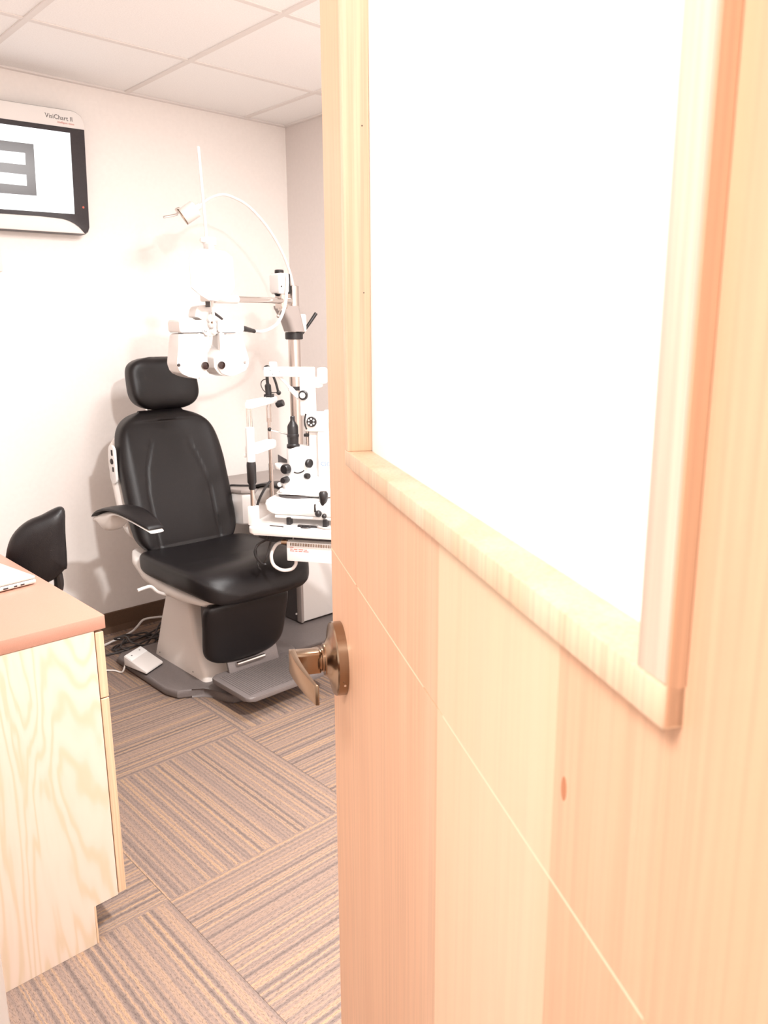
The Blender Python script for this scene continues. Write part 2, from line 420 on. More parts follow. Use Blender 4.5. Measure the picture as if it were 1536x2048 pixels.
bm = lathe(B(), dw(hx-.0501, .006, hz-.018), -Dv, [(.0016, 0), (.0016, .0006)], 10); finish('set_screw', bm, M_chrome, hd)
# latch bolt on the door edge
finish('latch', fbox(B(), dw, LT-.001, LT+.010, -.030, -.014, hz-.012, hz+.012, .003), M_bronze, door)

# ------------------------------------------------------------------ cabinet and counter
CY, CF = 1.605, .655
cab = thing('base_cabinet', (.44, 1.9, 0), 'pale plywood cabinet with a swirly grained end panel and flat drawer fronts', 'cabinet')
bm = prism(B(), [(XL+.004, 0), (.575, 0), (.575, .100), (.634, .100), (.634, .760), (XL+.004, .760)], XZ, CY, CY+.018, .0006, 1)
finish('end_panel', bm, M_ply, cab, smooth=False)
finish('kick_strip', box(B(), .5755, .580, CY, CY+.03, 0, .1, .0005, 1), M_plyedge, cab, smooth=False)
bm = box(B(), XL+.004, .633, CY+.0185, CY+.45, .10, .758); finish('carcass', bm, M_plyedge, cab, smooth=False)
finish('toe_kick', box(B(), .30, .574, CY+.0185, CY+.45, 0, .0995), M_kick, cab, smooth=False)
def front(name, y0, y1, z0, z1):
    f = finish(name, box(B(), .6365, CF, y0, y1, z0, z1, .001, 1), M_plyedge, cab, smooth=False)
    return f
for y0, y1 in ((CY+.001, CY+.449),):
    front('drawer', y0, y1, .60, .754); front('cabinet_door', y0, y1, .102, .597)
ct = finish('countertop', box(B(), XL+.002, .660, CY-.002, YB-.006, .7605, .791, .0015, 2), M_counter)
tag(ct, 'peach laminate countertop on the plywood cabinet, laptop at its near corner', 'countertop')
cab2 = thing('counter_support', (.42, 3.2, 0), None, None)
tag(cab2, 'plywood leg panel carrying the far end of the peach counter', 'support')
finish('panel', box(B(), XL+.004, .62, YB-.05, YB-.022, 0, .76, .001, 1), M_ply, cab2, smooth=False)
# laptop
lt = thing('laptop', (.48, 2.0, .791), 'closed silver laptop lying on the peach counter', 'laptop')
La = math.atan2(1.945-1.935, .622-.551)
lu = Vector((math.cos(La), math.sin(La), 0)); lv = Vector((-math.sin(La), math.cos(La), 0)); lo = Vector((.633, 1.93, .791))
lf = lambda a, c, z: lo+lu*a+lv*c+Vector((0, 0, z))
finish('base', fbox(B(), lf, -.34, 0, 0, .23, .003, .014, .0035, 3), M_silver, lt)
finish('lid', fbox(B(), lf, -.34, -.001, .001, .229, .0148, .0225, .003, 3), M_silver, lt)
for a in (-.32, -.03):
    for c in (.02, .21): finish('rubber_foot', lathe(B(), lf(a, c, 0), (0, 0, 1), [(.006, 0), (.006, .0035)], 12), M_black, lt)
bm = B()
for k, (a, wdt) in enumerate(((-.03, .010), (-.048, .008), (-.07, .012), (-.094, .013), (-.118, .005))):
    fbox(bm, lf, a-wdt, a, -.0006, .003, .006, .010, .0006, 1)
finish('port', bm, M_ink, lt)

# ------------------------------------------------------------------ wall chart
mon = thing('chart_monitor', (1.19, 3.39, 1.79), 'wall mounted eye chart display with a mirrored letter E on a white screen', 'monitor')
YM = 3.40
def arcp(cx, cz, r, a0, a1, n=6): return [(cx+r*math.cos(math.radians(a0+(a1-a0)*i/n)), cz+r*math.sin(math.radians(a0+(a1-a0)*i/n))) for i in range(n+1)]
body = [(.905, 1.80)] + [(1.452, 1.803)] + arcp(1.462, 1.832, .026, -70, 0, 5) + [(1.496, 2.216)] + arcp(1.458, 2.243, .038, 0, 90, 6) + arcp(.925, 2.261, .02, 90, 180, 4) + arcp(.93, 1.825, .03, 180, 260, 4)
body = [(.93, 1.797), (1.464, 1.806), (1.478, 1.816), (1.4845, 1.832), (1.497, 2.216), (1.497, 2.245), (1.488, 2.266), (1.468, 2.278), (1.452, 2.281), (.93, 2.266), (.905, 2.25), (.895, 2.21), (.90, 1.83), (.91, 1.805)]
finish('case', prism(B(), body, XZ, YM+.004, YM+.058, .004), M_white, mon)
bez = [(.905, 1.852), (1.127, 1.856), (1.281, 1.860), (1.372, 1.858), (1.400, 1.853), (1.422, 1.844), (1.440, 1.832), (1.455, 1.815), (1.463, 1.8068), (1.476, 1.816), (1.4835, 1.832), (1.496, 2.216), (.90, 2.198)]
bk = [(1.19+(x-1.19)*1.007, 2.04+(z-2.04)*1.009) for x, z in body]
finish('back_cover', prism(B(), bk, XZ, YM+.010, YM+.062, .003), M_greyd, mon)
finish('bezel', prism(B(), bez, XZ, YM+.001, YM+.010, .0015), M_bezel, mon)
scrn = finish('screen', prism(B(), [(.95, 1.868), (1.424, 1.881), (1.434, 2.194), (.955, 2.180)], XZ, YM, YM+.006), M_scr, mon, smooth=False)
Ep = [(1.276, 1.936), (1.283, 2.130), (1.090, 2.124), (1.090, 2.086), (1.2465, 2.092), (1.244, 2.048), (1.089, 2.044), (1.088, 2.008), (1.243, 2.011), (1.241, 1.970), (1.087, 1.967), (1.086, 1.930)]
finish('chart_letter', prism(B(), Ep, XZ, YM-.0006, YM+.001), M_scrE, scrn, smooth=False)
def text(name, s, size, mat, mtx, parent, shear=0, thick=.0002):
    cu = bpy.data.curves.new(name, 'FONT'); cu.body = s; cu.size = size; cu.extrude = thick; cu.shear = shear; cu.resolution_u = 2
    tmp = bpy.data.objects.new(name, cu); C.objects.link(tmp)
    dg = bpy.context.evaluated_depsgraph_get(); dg.update()
    me = bpy.data.meshes.new_from_object(tmp.evaluated_get(dg)); bpy.data.objects.remove(tmp)
    me.transform(mtx); me.materials.clear(); me.materials.append(mat); me.name = name
    o = bpy.data.objects.new(name, me); C.objects.link(o); o.parent = parent
    if parent.type == 'EMPTY': o.location = -Vector(parent.location)
    return o
def face_m(o, u, v):
    u = Vector(u).normalized(); v = Vector(v).normalized(); n = u.cross(v)
    return Matrix.Translation(o) @ Matrix((u, v, n)).transposed().to_4x4()
text('lettering', 'VisiChart II', .0245, M_ink, face_m((1.340, YM+.0038, 2.2395), (1, 0, 0), (0, 0, 1)), mon)
text('lettering', 'intelligent vision', .0105, M_red, face_m((1.388, YM+.0038, 2.2265), (1, 0, 0), (0, 0, 1)), mon)
for z, mt in ((1.911, M_red), (1.868, M_ink)):
    finish('sensor_dot', lathe(B(), (1.464, YM+.0012, z), (0, -1, 0), [(.0045, 0), (.0045, .0008), (.003, .0012)], 14), mt, mon)
finish('wall_bracket', box(B(), 1.05, 1.33, YM+.058, YB-.001, 1.93, 2.13, .004), M_greyd, mon)
wp = thing('wall_plate', (1.10, YB, 1.642), 'small cream wall box below the chart display', 'wall box')
finish('plate', box(B(), 1.062, 1.1345, YB-.022, YB-.0005, 1.642, 1.755, .003), M_white, wp)
finish('switch_rocker', box(B(), 1.085, 1.112, YB-.026, YB-.0215, 1.67, 1.727, .001), M_whiteb, wp)

# ------------------------------------------------------------------ exam chair
ch = thing('exam_chair', (1.62, 2.8, 0), 'black leather exam chair with headrest on a beige column base', 'exam chair')
CXc = 1.63
# base plate
bp = [(1.315, 3.10), (1.315, 2.68), (1.335, 2.615), (1.385, 2.592), (1.43, 2.575), (1.452, 2.535), (1.452, 2.46), (1.470, 2.428), (1.52, 2.420), (1.76, 2.420), (1.80, 2.432), (1.815, 2.47), (1.815, 2.54), (1.84, 2.58), (1.90, 2.60), (1.93, 2.63), (1.945, 2.69), (1.945, 3.10), (1.91, 3.14), (1.35, 3.14)]
bp2 = []
n = len(bp)
for i in range(n):
    p0, p1, p2 = Vector(bp[i-1]), Vector(bp[i]), Vector(bp[(i+1) % n]); bp2.append(tuple(p1*.75+p0*.25*.5+p2*.25*.5)) 
bpm = finish('base_plate', prism(B(), bp, XY, 0.001, .036, .012, 3), M_greyp, ch)
# column: tapered box with swept front
rings = []
for z, x0, x1, yf, yb in ((.034, 1.452, 1.808, 2.600, 3.03), (.06, 1.455, 1.805, 2.605, 3.025), (.12, 1.463, 1.797, 2.655, 3.01), (.20, 1.470, 1.79, 2.70, 2.99), (.28, 1.477, 1.783, 2.73, 2.965), (.33, 1.482, 1.778, 2.745, 2.95), (.345, 1.495, 1.765, 2.76, 2.93)):
    r = .022
    rings.append([Vector((u, v, z)) for u, v in rrect(x0, x1, yf, yb, r, 4)])
finish('column', skin_rings(B(), rings), M_beige, ch, ang=40)
bm = B(); rings = [[Vector((u, v, z)) for u, v in rrect(1.50-g, 1.76+g, 2.66-g, 2.92+g, .03, 4)] for z, g in ((.335, 0), (.36, -.005), (.39, .03), (.41, .05))]
finish('lift_carriage', skin_rings(bm, rings), M_beigel, ch)
for y, z in ((2.98, .052), (2.70, .052)):
    finish('column_screw', lathe(B(), (1.4545, y, z), (-1, 0, 0), [(.003, 0), (.003, .001)], 8), M_ink, ch)
# seat shell (beige pan under the cushion, rising at the rear)
rings = []
for y, z0, z1, hwx in ((2.47, .395, .425, .19), (2.52, .375, .428, .225), (2.66, .362, .432, .245), (2.80, .362, .440, .252), (2.93, .385, .462, .255), (3.02, .43, .50, .25), (3.05, .465, .52, .235)):
    ring = []
    for i in range(24):
        a = 2*PI*i/24; ring.append(Vector((CXc+hwx*sgnp(math.cos(a), .5), y, (z0+z1)/2+(z1-z0)/2*sgnp(math.sin(a), .7))))
    rings.append(ring)
finish('seat_shell', skin_rings(B(), rings), M_beigel, ch, ang=50)
# seat cushion
def cushion_y(prof, n, ex, dfun=None):
    rings = []
    for y, zc, th, hwx in prof:
        ring = []
        for i in range(n):
            a = 2*PI*i/n; u = sgnp(math.cos(a), ex); v = sgnp(math.sin(a), ex)
            p = Vector((CXc+hwx*u, y, zc+th*v))
            if dfun: p = dfun(p, u, v)
            ring.append(p)
        rings.append(ring)
    return rings
sp = []
NS = 40
for i in range(NS+1):
    s = i/NS; y = 2.395+(3.00-2.395)*s
    e = min(1, (1-abs(2*s-1)**7))**.38 if 0 < s < 1 else .0
    e = max(e, .12)
    sl = max(0, (.25-s)/.25)
    sp.append((y, .478-.045*sl*sl, .062*e, (.264*(.55+.45*e)-.035*sl*sl)))
def seat_d(p, u, v):
    if v > 0: p.z -= .018*(1-abs(u)**2.2)*min(1, max(0, (p.y-2.45)/.2))
    return p
finish('seat', skin_rings(B(), cushion_y(sp, 64, .5, seat_d)), M_leather, ch, ang=60)
# backrest
NB, NP = 96, 160
rings = []
def interp(tab, z):
    for (z0, a), (z1, b_) in zip(tab, tab[1:]):
        if z <= z1: return a+(b_-a)*max(0, (z-z0))/(z1-z0)
    return tab[-1][1]
hwtab = [(.47, .220), (.56, .238), (.70, .244), (.85, .243), (.95, .236), (1.07, .230)]
seamL = [(.40, -.150), (.612, -.157), (.74, -.158), (.84, -.143), (.93, -.105), (.965, -.088)]
seamR = [(.40, .130), (.64, .134), (.753, .133), (.85, .108), (.93, .080), (.965, .076)]
bolL = [(.47, -.185), (.7, -.205), (.95, -.19), (1.06, -.15)]
for i in range(NB+1):
    s = i/NB; z = .475+(1.072-.475)*s; q = abs(2*s-1)
    if s > .5:
        e = max(1-q**5.5, 0)**.38
    else: e = max(1-q**9, 0)**.35
    et = max(1-q**14, 0)**.45
    hwx = interp(hwtab, z)*max(e, .45); th = .062*max(et, .12)
    yc = 2.975+(z-.475)*.30
    if z > .85: yc += (z-.85)**2*.35
    ring = []
    for j in range(NP):
        a = 2*PI*j/NP; u = sgnp(math.cos(a), .62); v = sgnp(math.sin(a), .55)
        x = CXc+hwx*u; y = yc+th*v
        if v < 0:
            y += .022*(1-abs(u)**2)*(1 if .52 < z < 1.03 else .6)      # dished front
            xl = x-CXc
            for tab in (seamL, seamR):
                if z < .967: y += .0055*math.exp(-((xl-interp(tab, z))/.006)**2)*min(1, (.967-z)/.03)
            y -= .006*math.exp(-((abs(xl)-.200)/.03)**2)
        ring.append(Vector((x, y, z)))
    rings.append(ring)
finish('backrest', skin_rings(B(), rings), M_leather, ch, ang=70)
# rear shell of the backrest
rings = []
for i in range(25):
    s = i/24; z = .50+(1.0-.50)*s; q = abs(2*s-1); e = max(1-q**6, .02)**.4
    hwx = (interp(hwtab, z)+.010)*max(e, .55); yc = 2.975+(z-.475)*.30+.072+(0 if z < .85 else (z-.85)**2*.35)
    rings.append([Vector((CXc+hwx*sgnp(math.cos(2*PI*j/40), .6), yc+.034*sgnp(math.sin(2*PI*j/40), .6), z)) for j in range(40)])
bs = finish('back_shell', skin_rings(B(), rings), M_beigel, ch, ang=60)
cp = finish('control_panel', prism(B(), rrect(3.095, 3.150, .785, .945, .02), YZ, 1.373, 1.383, .003), M_whiteb, bs)
for z, h in ((.915, .012), (.845, .010)):
    finish('control_button', box(B(), 1.3705, 1.374, 3.108, 3.120, z-h, z+h, .0008, 1), M_ink, cp)
bm = lathe(B(), (1.374, 3.12, .878), (-1, 0, 0), [(.012, 0), (.012, .004), (.009, .006)], 18); finish('control_knob', bm, M_ink, cp)
# headrest
rings = []
for i in range(33):
    s = i/32; z = 1.068+(1.296-1.068)*s; q = abs(2*s-1); e = max(1-q**(3.2 if s < .5 else 4.5), 0)**.36; et = max(1-q**5, 0)**.42
    hwx = .160*max(e, .30); th = .055*max(et, .15); yc = 3.19+(z-1.08)*.12
    ring = []
    for j in range(72):
        a = 2*PI*j/72; u = sgnp(math.cos(a), .55); v = sgnp(math.sin(a), .6); y = yc+th*v
        if v < 0: y += .020*(1-abs(u)**2)-.010*math.exp(-((s-.30)/.25)**2)
        ring.append(Vector((CXc+.036+hwx*u, y, z)))
    rings.append(ring)
finish('headrest', skin_rings(B(), rings), M_leather, ch, ang=70)
for dx in (-.05, .05): finish('headrest_post', cyl(B(), (CXc+dx, 3.19, 1.0), (CXc+dx, 3.20, 1.13), .008, 12), M_chrome, ch)
# leg rest
rings = []
for i in range(33):
    s = i/32; z = .128+(.415-.128)*s; q = abs(2*s-1); e = max(1-q**(5 if s < .5 else 9), 0)**.42
    et = max(1-q**8, 0)**.42
    hwx = (.178+.016*s)*max(e, .35); th = .034*max(et, .2); yc = 2.535-.055*(s)
    ring = []
    for j in range(56):
        a = 2*PI*j/56; u = sgnp(math.cos(a), .5); v = sgnp(math.sin(a), .6)
        ring.append(Vector((CXc-.040+hwx*u, yc+th*v-(.012*(1-u*u) if v < 0 else 0), z)))
    rings.append(ring)
finish('leg_rest', skin_rings(B(), rings), M_leather, ch, ang=70)
finish('leg_rest_bracket', box(B(), 1.48, 1.74, 2.555, 2.66, .24, .38, .01), M_greyd, ch)
# foot plate, ribbed, with hinge bar
fp = finish('foot_plate', prism(B(), rrect(1.428, 1.80, 2.255, 2.525, .028), XY, .078, .097, .006, 3), M_greyp, ch)
bm = B()
for i in range(34):
    x = 1.452+i*.0098
    hexa(bm, [(X, Y, Z) for X in (x, x+.0052) for Y in (2.278, 2.488) for Z in (.0965, .0988)])
rb = finish('tread_ribs', bm, M_greyp, fp, smooth=False); rb['kind'] = 'stuff'
bm = hexa(B(), [(x, y, z) for x, sx in ((1.50, 0), (1.735, 0)) for y, z in ((2.492, .096), (2.512, .155), (2.505, .094), (2.524, .155))], .003)
finish('hinge_bracket', bm, M_greyp, fp)
hb = finish('hinge_bar', cyl(B(), (1.532, 2.490, .128), (1.664, 2.490, .128), .008, 16, .002), M_chrome, fp)
# arm rests
def armrest(cx, sgn):
    def prof(s): return 2.985-.345*s
    rings = []; rs2 = []
    for i in range(25):
        s = i/24; y = prof(s); zt = .682+.060*math.sin(PI*min(1, s*.85+.03)**.8)-.012*s*s
        wdt = .018+.037*math.sin(PI*min(1, .12+s*.80))**.8; th = .008*(1 if 0 < i < 24 else .3)
        xoff = cx + sgn*.0 - .03*(1-s)+.035*s
        rings.append([Vector((xoff+wdt*sgnp(math.cos(2*PI*j/20), .7), y, zt+th*sgnp(math.sin(2*PI*j/20), .8))) for j in range(20)])
        dep = .008+.072*math.exp(-((s-.24)/.15)**2)
        rs2.append([Vector((xoff+wdt*.9*sgnp(math.cos(2*PI*j/20), .7), y-.004, zt-.008-dep*.5+dep*.5*sgnp(math.sin(2*PI*j/20), .8))) for j in range(20)])
    a = finish('armrest', skin_rings(B(), rs2), M_beigel, ch, ang=60)
    finish('arm_pad', skin_rings(B(), rings), M_leather, a, ang=60)
    bm = B(); tube(bm, [(cx-.025, 2.93, .675), (cx+sgn*.045, 2.985, .665), (CXc-sgn*.235, 3.03, .655)], .017, 12, 5)
    finish('arm_pivot', bm, M_beigel, a)
armrest(1.275, 1); armrest(2.000, -1)
bm = B(); tube(bm, [(1.269, 2.75, .430), (1.300, 2.75, .434), (1.326, 2.75, .432), (1.356, 2.75, .402), (1.423, 2.76, .372), (1.49, 2.78, .366)], .0065, 10, 5)
finish('tilt_lever', bm, M_white, ch)

# foot pedal and floor cables
pdl = thing('foot_pedal', (1.36, 2.94, .036), 'small cream foot pedal switch resting on the chair base plate', 'pedal')
pu = Vector((.88, .475, 0)).normalized(); pv = Vector((.16, -.99, 0)).normalized()
pf0 = Vector((1.292, 2.982, .0365))
pfr = lambda a, c, z: pf0+pu*a+pv*c+Vector((0, 0, z))
P = []
for a in (0, .118):
    for c, zt in ((0, .045), (.152, .014)):
        for z in (0.004, zt): P.append(pfr(a, c, z))
finish('pedal_case', hexa(B(), P, .004), M_white, pdl)
finish('pedal_base', fbox(B(), pfr, .002, .116, .002, .150, 0, .0045), M_black, pdl)
bm = hexa(B(), [pfr(a, c, z-.2037*c) for a in (.004, .114) for c in (.004, .050) for z in (.040, .0478)], .0012)
tp = finish('pedal_plate', bm, M_whiteb, pdl)
for a, c in ((.03, .026), (.088, .022)):
    finish('plate_screw', lathe(B(), pfr(a, c, .0478-.2037*c), (0, 0, 1), [(.004, 0), (.003, .001)], 10), M_greyd, tp)
def cord(name, pts, r, mat, label, k=8):
    return tag(finish(name, tube(B(), pts, r, 8, k), mat), label, 'cable')
cord('white_cable', [(1.15, 3.30, .006), (1.30, 3.315, .006), (1.362, 3.333, .008), (1.445, 3.352, .014), (1.515, 3.378, .018), (1.54, 3.37, .040), (1.575, 3.375, .062), (1.625, 3.37, .062), (1.70, 3.36, .05), (1.80, 3.36, .008)], .0052, M_white, 'white power cable running along the foot of the back wall')
for pts, lb in (([(1.16, 3.10, .004), (1.22, 3.085, .005), (1.27, 3.04, .005), (1.286, 2.995, .008), (1.30, 2.984, .045), (1.312, 2.982, .056)], 'thin pale cord leading into the cream foot pedal'),):
    cord('pedal_cord', pts, .0036, M_beigel, lb)
pts = []
for i in range(42):
    a = i*.62; rr = .10+.03*math.sin(i*1.7)
    pts.append((1.49+rr*1.05*math.cos(a), 3.245+rr*.62*math.sin(a), .006+.0016*i*(.55+.45*math.sin(i*1.1))))
cord('cable_coil', pts, .0042, M_cord, 'tangled coil of dark cable behind the chair column', 4)
cord('dark_cable', [(1.19, 3.16, .004), (1.245, 3.07, .004), (1.22, 3.0+.14, .006), (1.27, 3.20, .005), (1.33, 3.22, .005), (1.40, 3.20, .005)], .0045, M_cord, 'dark looped cable on the carpet beside the foot pedal')

# ------------------------------------------------------------------ instrument stand
st = thing('instrument_stand', (2.25, 3.0, 0), 'white examination stand with steel pole, arm and curved console', 'instrument stand')
finish('floor_plate', prism(B(), [(1.955, 2.675), (2.50, 2.62), (2.52, 2.66), (2.52, 3.28), (2.00, 3.28), (1.955, 3.20)], XY, .001, .018, .004), M_greyp, st)
finish('front_panel', box(B(), 2.160, 2.50, 2.893, 2.915, .028, .665, .004), M_white, st)
finish('panel_edge', box(B(), 2.150, 2.1655, 2.888, 2.925, .026, .665, .003), M_greym, st)
finish('side_panel', box(B(), 2.156, 2.164, 2.927, 3.24, .022, .665, .002), M_greyd, st)
finish('rear_panel', box(B(), 2.166, 2.50, 2.92, 3.24, .022, .66), M_greyd, st)
finish('panel_knob', lathe(B(), (2.156, 2.935, .06), (-1, 0, 0), [(.005, 0), (.005, .004), (.003, .006)], 10), M_white, st)
con = [(1.935, 3.30), (1.885, 3.24), (1.862, 3.12), (1.862, 3.02), (1.885, 2.955), (1.95, 2.915), (2.06, 2.90), (2.52, 2.90), (2.55, 2.93), (2.55, 3.30)]
finish('console_body', prism(B(), [(p[0]+.006, p[1]+.004) for p in con], XY, .545, .690, .012, 3), M_white, st)
finish('console_top', prism(B(), con, XY, .690, .712, .007, 3), M_greym, st)
finish('console_cable', tube(B(), [(1.872, 3.06, .700), (1.888, 3.05, .717), (1.92, 3.02, .717), (1.965, 2.975, .7165), (2.01, 2.935, .7165), (2.05, 2.905, .712), (2.06, 2.893, .69)], .0045, 10, 5), M_black, st)
PX, PY = 2.212, 2.965
finish('pole', cyl(B(), (PX, PY, .712), (PX, PY, 1.60), .0275, 32), M_steel, st)
finish('pole_collar', lathe(B(), (PX, PY, 1.365), (0, 0, 1), [(.036, 0), (.041, .003), (.041, .030), (.038, .033)], 32), M_black, st)
finish('pole_ring', lathe(B(), (PX-.004, PY, 1.135), (0, 0, 1), [(.031, 0), (.031, .018)], 28), M_black, st)
lv2 = B(); tube(lv2, [(PX+.036, PY-.015, 1.392), (PX+.07, PY-.03, 1.44), (PX+.10, PY-.04, 1.482)], lambda s: .0065+.002*s, 12, 4)
finish('clamp_lever', lv2, M_black, st)
# flared cast bracket
rings = []
for z, xa, xb, yy in ((1.40, PX-.046, PX+.030, .036), (1.45, PX-.066, PX+.018, .036), (1.50, PX-.100, PX+.006, .034), (1.512, PX-.104, PX+.002, .032)):
    rings.append([Vector((u, v, z)) for u, v in rrect(xa, xb, PY-yy-.02, PY+yy-.01, .022, 5)])
finish('arm_bracket', skin_rings(B(), rings), M_greym, st, ang=50)
finish('pole_cover', box(B(), PX-.012, PX+.044, PY-.042, PY+.03, 1.398, 1.478, .008), M_beigel, st)
finish('arm_block', box(B(), 2.083, 2.118, 2.875, 2.925, 1.498, 1.575, .004), M_steel, st)
finish('pivot_pin', cyl(B(), (2.10, 2.90, 1.49), (2.10, 2.90, 1.58), .016, 20), M_steel, st)
lb = finish('lamp_box', prism(B(), rrect(2.066, 2.121, 1.560, 1.646, .010), XZ, 2.868, 2.935, .008, 3), M_white, st)
finish('lamp_box_seam', prism(B(), rrect(2.119, 2.127, 1.560, 1.644, .003), XZ, 2.866, 2.945, .001), M_black, lb)
finish('box_knob', lathe(B(), (2.094, 2.90, 1.644), (0, 0, 1), [(.019, 0), (.020, .002), (.020, .014), (.017, .017)], 24), M_black, lb)
finish('box_foot', lathe(B(), (2.094, 2.90, 1.556), (0, 0, 1), [(.018, -.006), (.026, .006)], 24), M_black, lb)
finish('box_dot', lathe(B(), (2.080, 2.8678, 1.590), (0, -1, 0), [(.0035, 0), (.0035, .0008)], 10), M_ink, lb)
bm = B(); tube(bm, [(2.085, 2.88, 1.505), (2.065, 2.862, 1.487), (2.046, 2.85, 1.470)], .0028, 8, 3); ball(bm, (2.043, 2.847, 1.465), .0085, 14)
finish('tension_lever', bm, M_chrome, st)
A0, A1 = Vector((2.165, 2.925, 1.533)), Vector((1.745, 2.705, 1.522))
finish('arm_tube', cyl(B(), A0, A1, .0125, 20), M_chrome, st)
ad_ = (A1-A0).normalized()
finish('arm_sleeve', cyl(B(), A1-ad_*.0, A1+ad_*.17, .0165, 20, .003), M_white, st)
# gooseneck lamp
gn = thing('gooseneck_lamp', (2.278, 3.05, 1.5), 'cream gooseneck lamp arching over the chair from the steel pole', 'lamp')
gp = [(2.245, 3.0, 1.50), (2.272, 3.035, 1.575), (2.263, 3.05, 1.666), (2.217, 3.05, 1.762), (2.147, 3.05, 1.854), (2.058, 3.05, 1.929), (1.983, 3.05, 1.96), (1.922, 3.05, 1.968), (1.86, 3.05, 1.947), (1.806, 3.05, 1.910)]
finish('gooseneck', tube(B(), gp, .0066, 12, 6), M_beigel, gn)
hdir = Vector((-.067, .038, -.052)).normalized(); ho = Vector((1.812, 3.05, 1.914))
hdm = finish('lamp_head', lathe(B(), ho, hdir, [(.010, 0), (.0135, .004), (.0135, .018), (.030, .020), (.035, .026), (.035, .082), (.033, .086), (.030, .087), (.028, .080)], 28), M_beigel, gn)
finish('lamp_rim', lathe(B(), ho+hdir*.0862, hdir, [(.0345, 0), (.0345, .0035), (.029, .004)], 28), M_bronze, hdm)
bm = B(); tube(bm, [ho+hdir*.080+Vector((-.020, 0, .030)), ho+hdir*.092+Vector((-.026, 0, .030)), Vector((1.70, 3.045, 1.868)), Vector((1.636, 3.04, 1.850))], .0048, 10, 4)
finish('lamp_handle', bm, M_chrome, hdm)
finish('pole_socket', cyl(B(), (2.238, 2.998, 1.49), (2.238, 2.998, 1.605), .0165, 18), M_steel, gn)

# ------------------------------------------------------------------ phoropter
ph = thing('phoropter', (1.585, 2.66, 1.25), 'white phoropter with two lens housings hanging over the headrest', 'phoropter')
YP = 2.645
L_ = [(1.456, 1.3945), (1.561, 1.3945), (1.567, 1.332), (1.566, 1.267), (1.551, 1.240), (1.527, 1.226), (1.484, 1.236), (1.450, 1.252), (1.439, 1.285), (1.448, 1.334)]
R_ = [(1.638, 1.392), (1.725, 1.392), (1.734, 1.348), (1.752, 1.290), (1.743, 1.256), (1.687, 1.235), (1.647, 1.231), (1.612, 1.242), (1.594, 1.267), (1.594, 1.304), (1.612, 1.324), (1.635, 1.345)]
def soft(poly, f=.20):
    n = len(poly); out = []
    for i in range(n):
        p0, p1, p2 = Vector(poly[i-1]), Vector(poly[i]), Vector(poly[(i+1) % n])
        a = p1+(p0-p1)*f; c = p1+(p2-p1)*f
        for k in range(5):
            t = k/4; q = a*(1-t)**2+p1*2*t*(1-t)+c*t*t; out.append((q.x, q.y))
    return out
def lens_unit(poly, bar, ap, screw, nm):
    u = finish(nm, prism(B(), soft(poly), XZ, YP, YP+.075, .006, 3), M_white, ph)
    finish('top_bar', prism(B(), rrect(*bar, .008), XZ, YP-.006, YP+.078, .005, 3), M_white, u)
    bm = lathe(B(), (ap[0], YP-(.0035 if ap[0] < 1.58 else .0115), ap[1]), (0, -1, 0), [(.0145, 0), (.0145, .006), (.0120, .007), (.0118, .003), (.0001, .003)], 24); finish('aperture', bm, M_lens, u)
    bm = lathe(B(), (screw[0], YP+.002, screw[1]), (0, -1, 0), [(.006, 0), (.006, .004), (.004, .006)], 14); finish('adjust_knob', bm, M_ink if nm == 'lens_housing' and screw[0] < 1.5 else M_greym, u)
    return u
uL = lens_unit(L_, (1.455, 1.566, 1.3965, 1.441), (1.552, 1.275), (1.446, 1.280), 'lens_housing')
uR = lens_unit(R_, (1.616, 1.730, 1.396, 1.441), (1.618, 1.275), (1.731, 1.283), 'lens_housing')
fin = prism(B(), soft([(1.620, 1.395), (1.640, 1.395), (1.642, 1.33), (1.655, 1.27), (1.672, 1.236), (1.655, 1.233), (1.622, 1.243), (1.604, 1.267), (1.604, 1.304), (1.620, 1.324)]), XZ, YP-.008, YP+.01, .003)
finish('front_cover', fin, M_white, uR)
text('lettering', '//', .016, M_ink, face_m((1.487, YP-.0063, 1.412), (1, 0, 0), (0, 0, 1)), uL, .3)
bm = B()
for a, wd in ((1.478, .05), (1.478, .03)): box(bm, a, a+wd, YP-.0004, YP, 1.3945, 1.3965)
finish('bar_gap', prism(B(), [(1.462, 1.3935), (1.535, 1.3935), (1.535, 1.396), (1.462, 1.3955)], XZ, YP-.004, YP+.02), M_greyd, uL, smooth=False)
finish('bar_gap', prism(B(), [(1.632, 1.3935), (1.690, 1.3935), (1.690, 1.396), (1.632, 1.3955)], XZ, YP-.0085, YP+.02), M_greyd, uR, smooth=False)
for x in (1.548, 1.557, 1.606, 1.613):
    finish('small_screw', lathe(B(), (x, YP-.0062, 1.4015), (0, -1, 0), [(.0018, 0), (.0018, .0006)], 8), M_ink, uL if x < 1.58 else uR)
yk = finish('yoke', prism(B(), soft([(1.575, 1.390), (1.606, 1.393), (1.600, 1.43), (1.603, 1.490), (1.575, 1.496), (1.538, 1.489), (1.526, 1.452), (1.550, 1.448), (1.566, 1.43)]), XZ, YP+.005, YP+.055, .008, 3), M_white, ph)
finish('hanger_block', box(B(), 1.560, 1.595, 2.60, 2.665, 1.508, 1.552, .005), M_beigel, yk)
finish('hanger_pin', cyl(B(), (1.578, 2.64, 1.488), (1.578, 2.64, 1.512), .009, 14), M_greyd, yk)
kb = B(); lathe(kb, (1.590, YP-.02, 1.425), (0, 1, 0), [(.010, 0), (.013, .003), (.013, .02), (.009, .025)], 18); lathe(kb, (1.594, YP-.014, 1.400), (0, 1, 0), [(.009, 0), (.011, .003), (.011, .02)], 18)
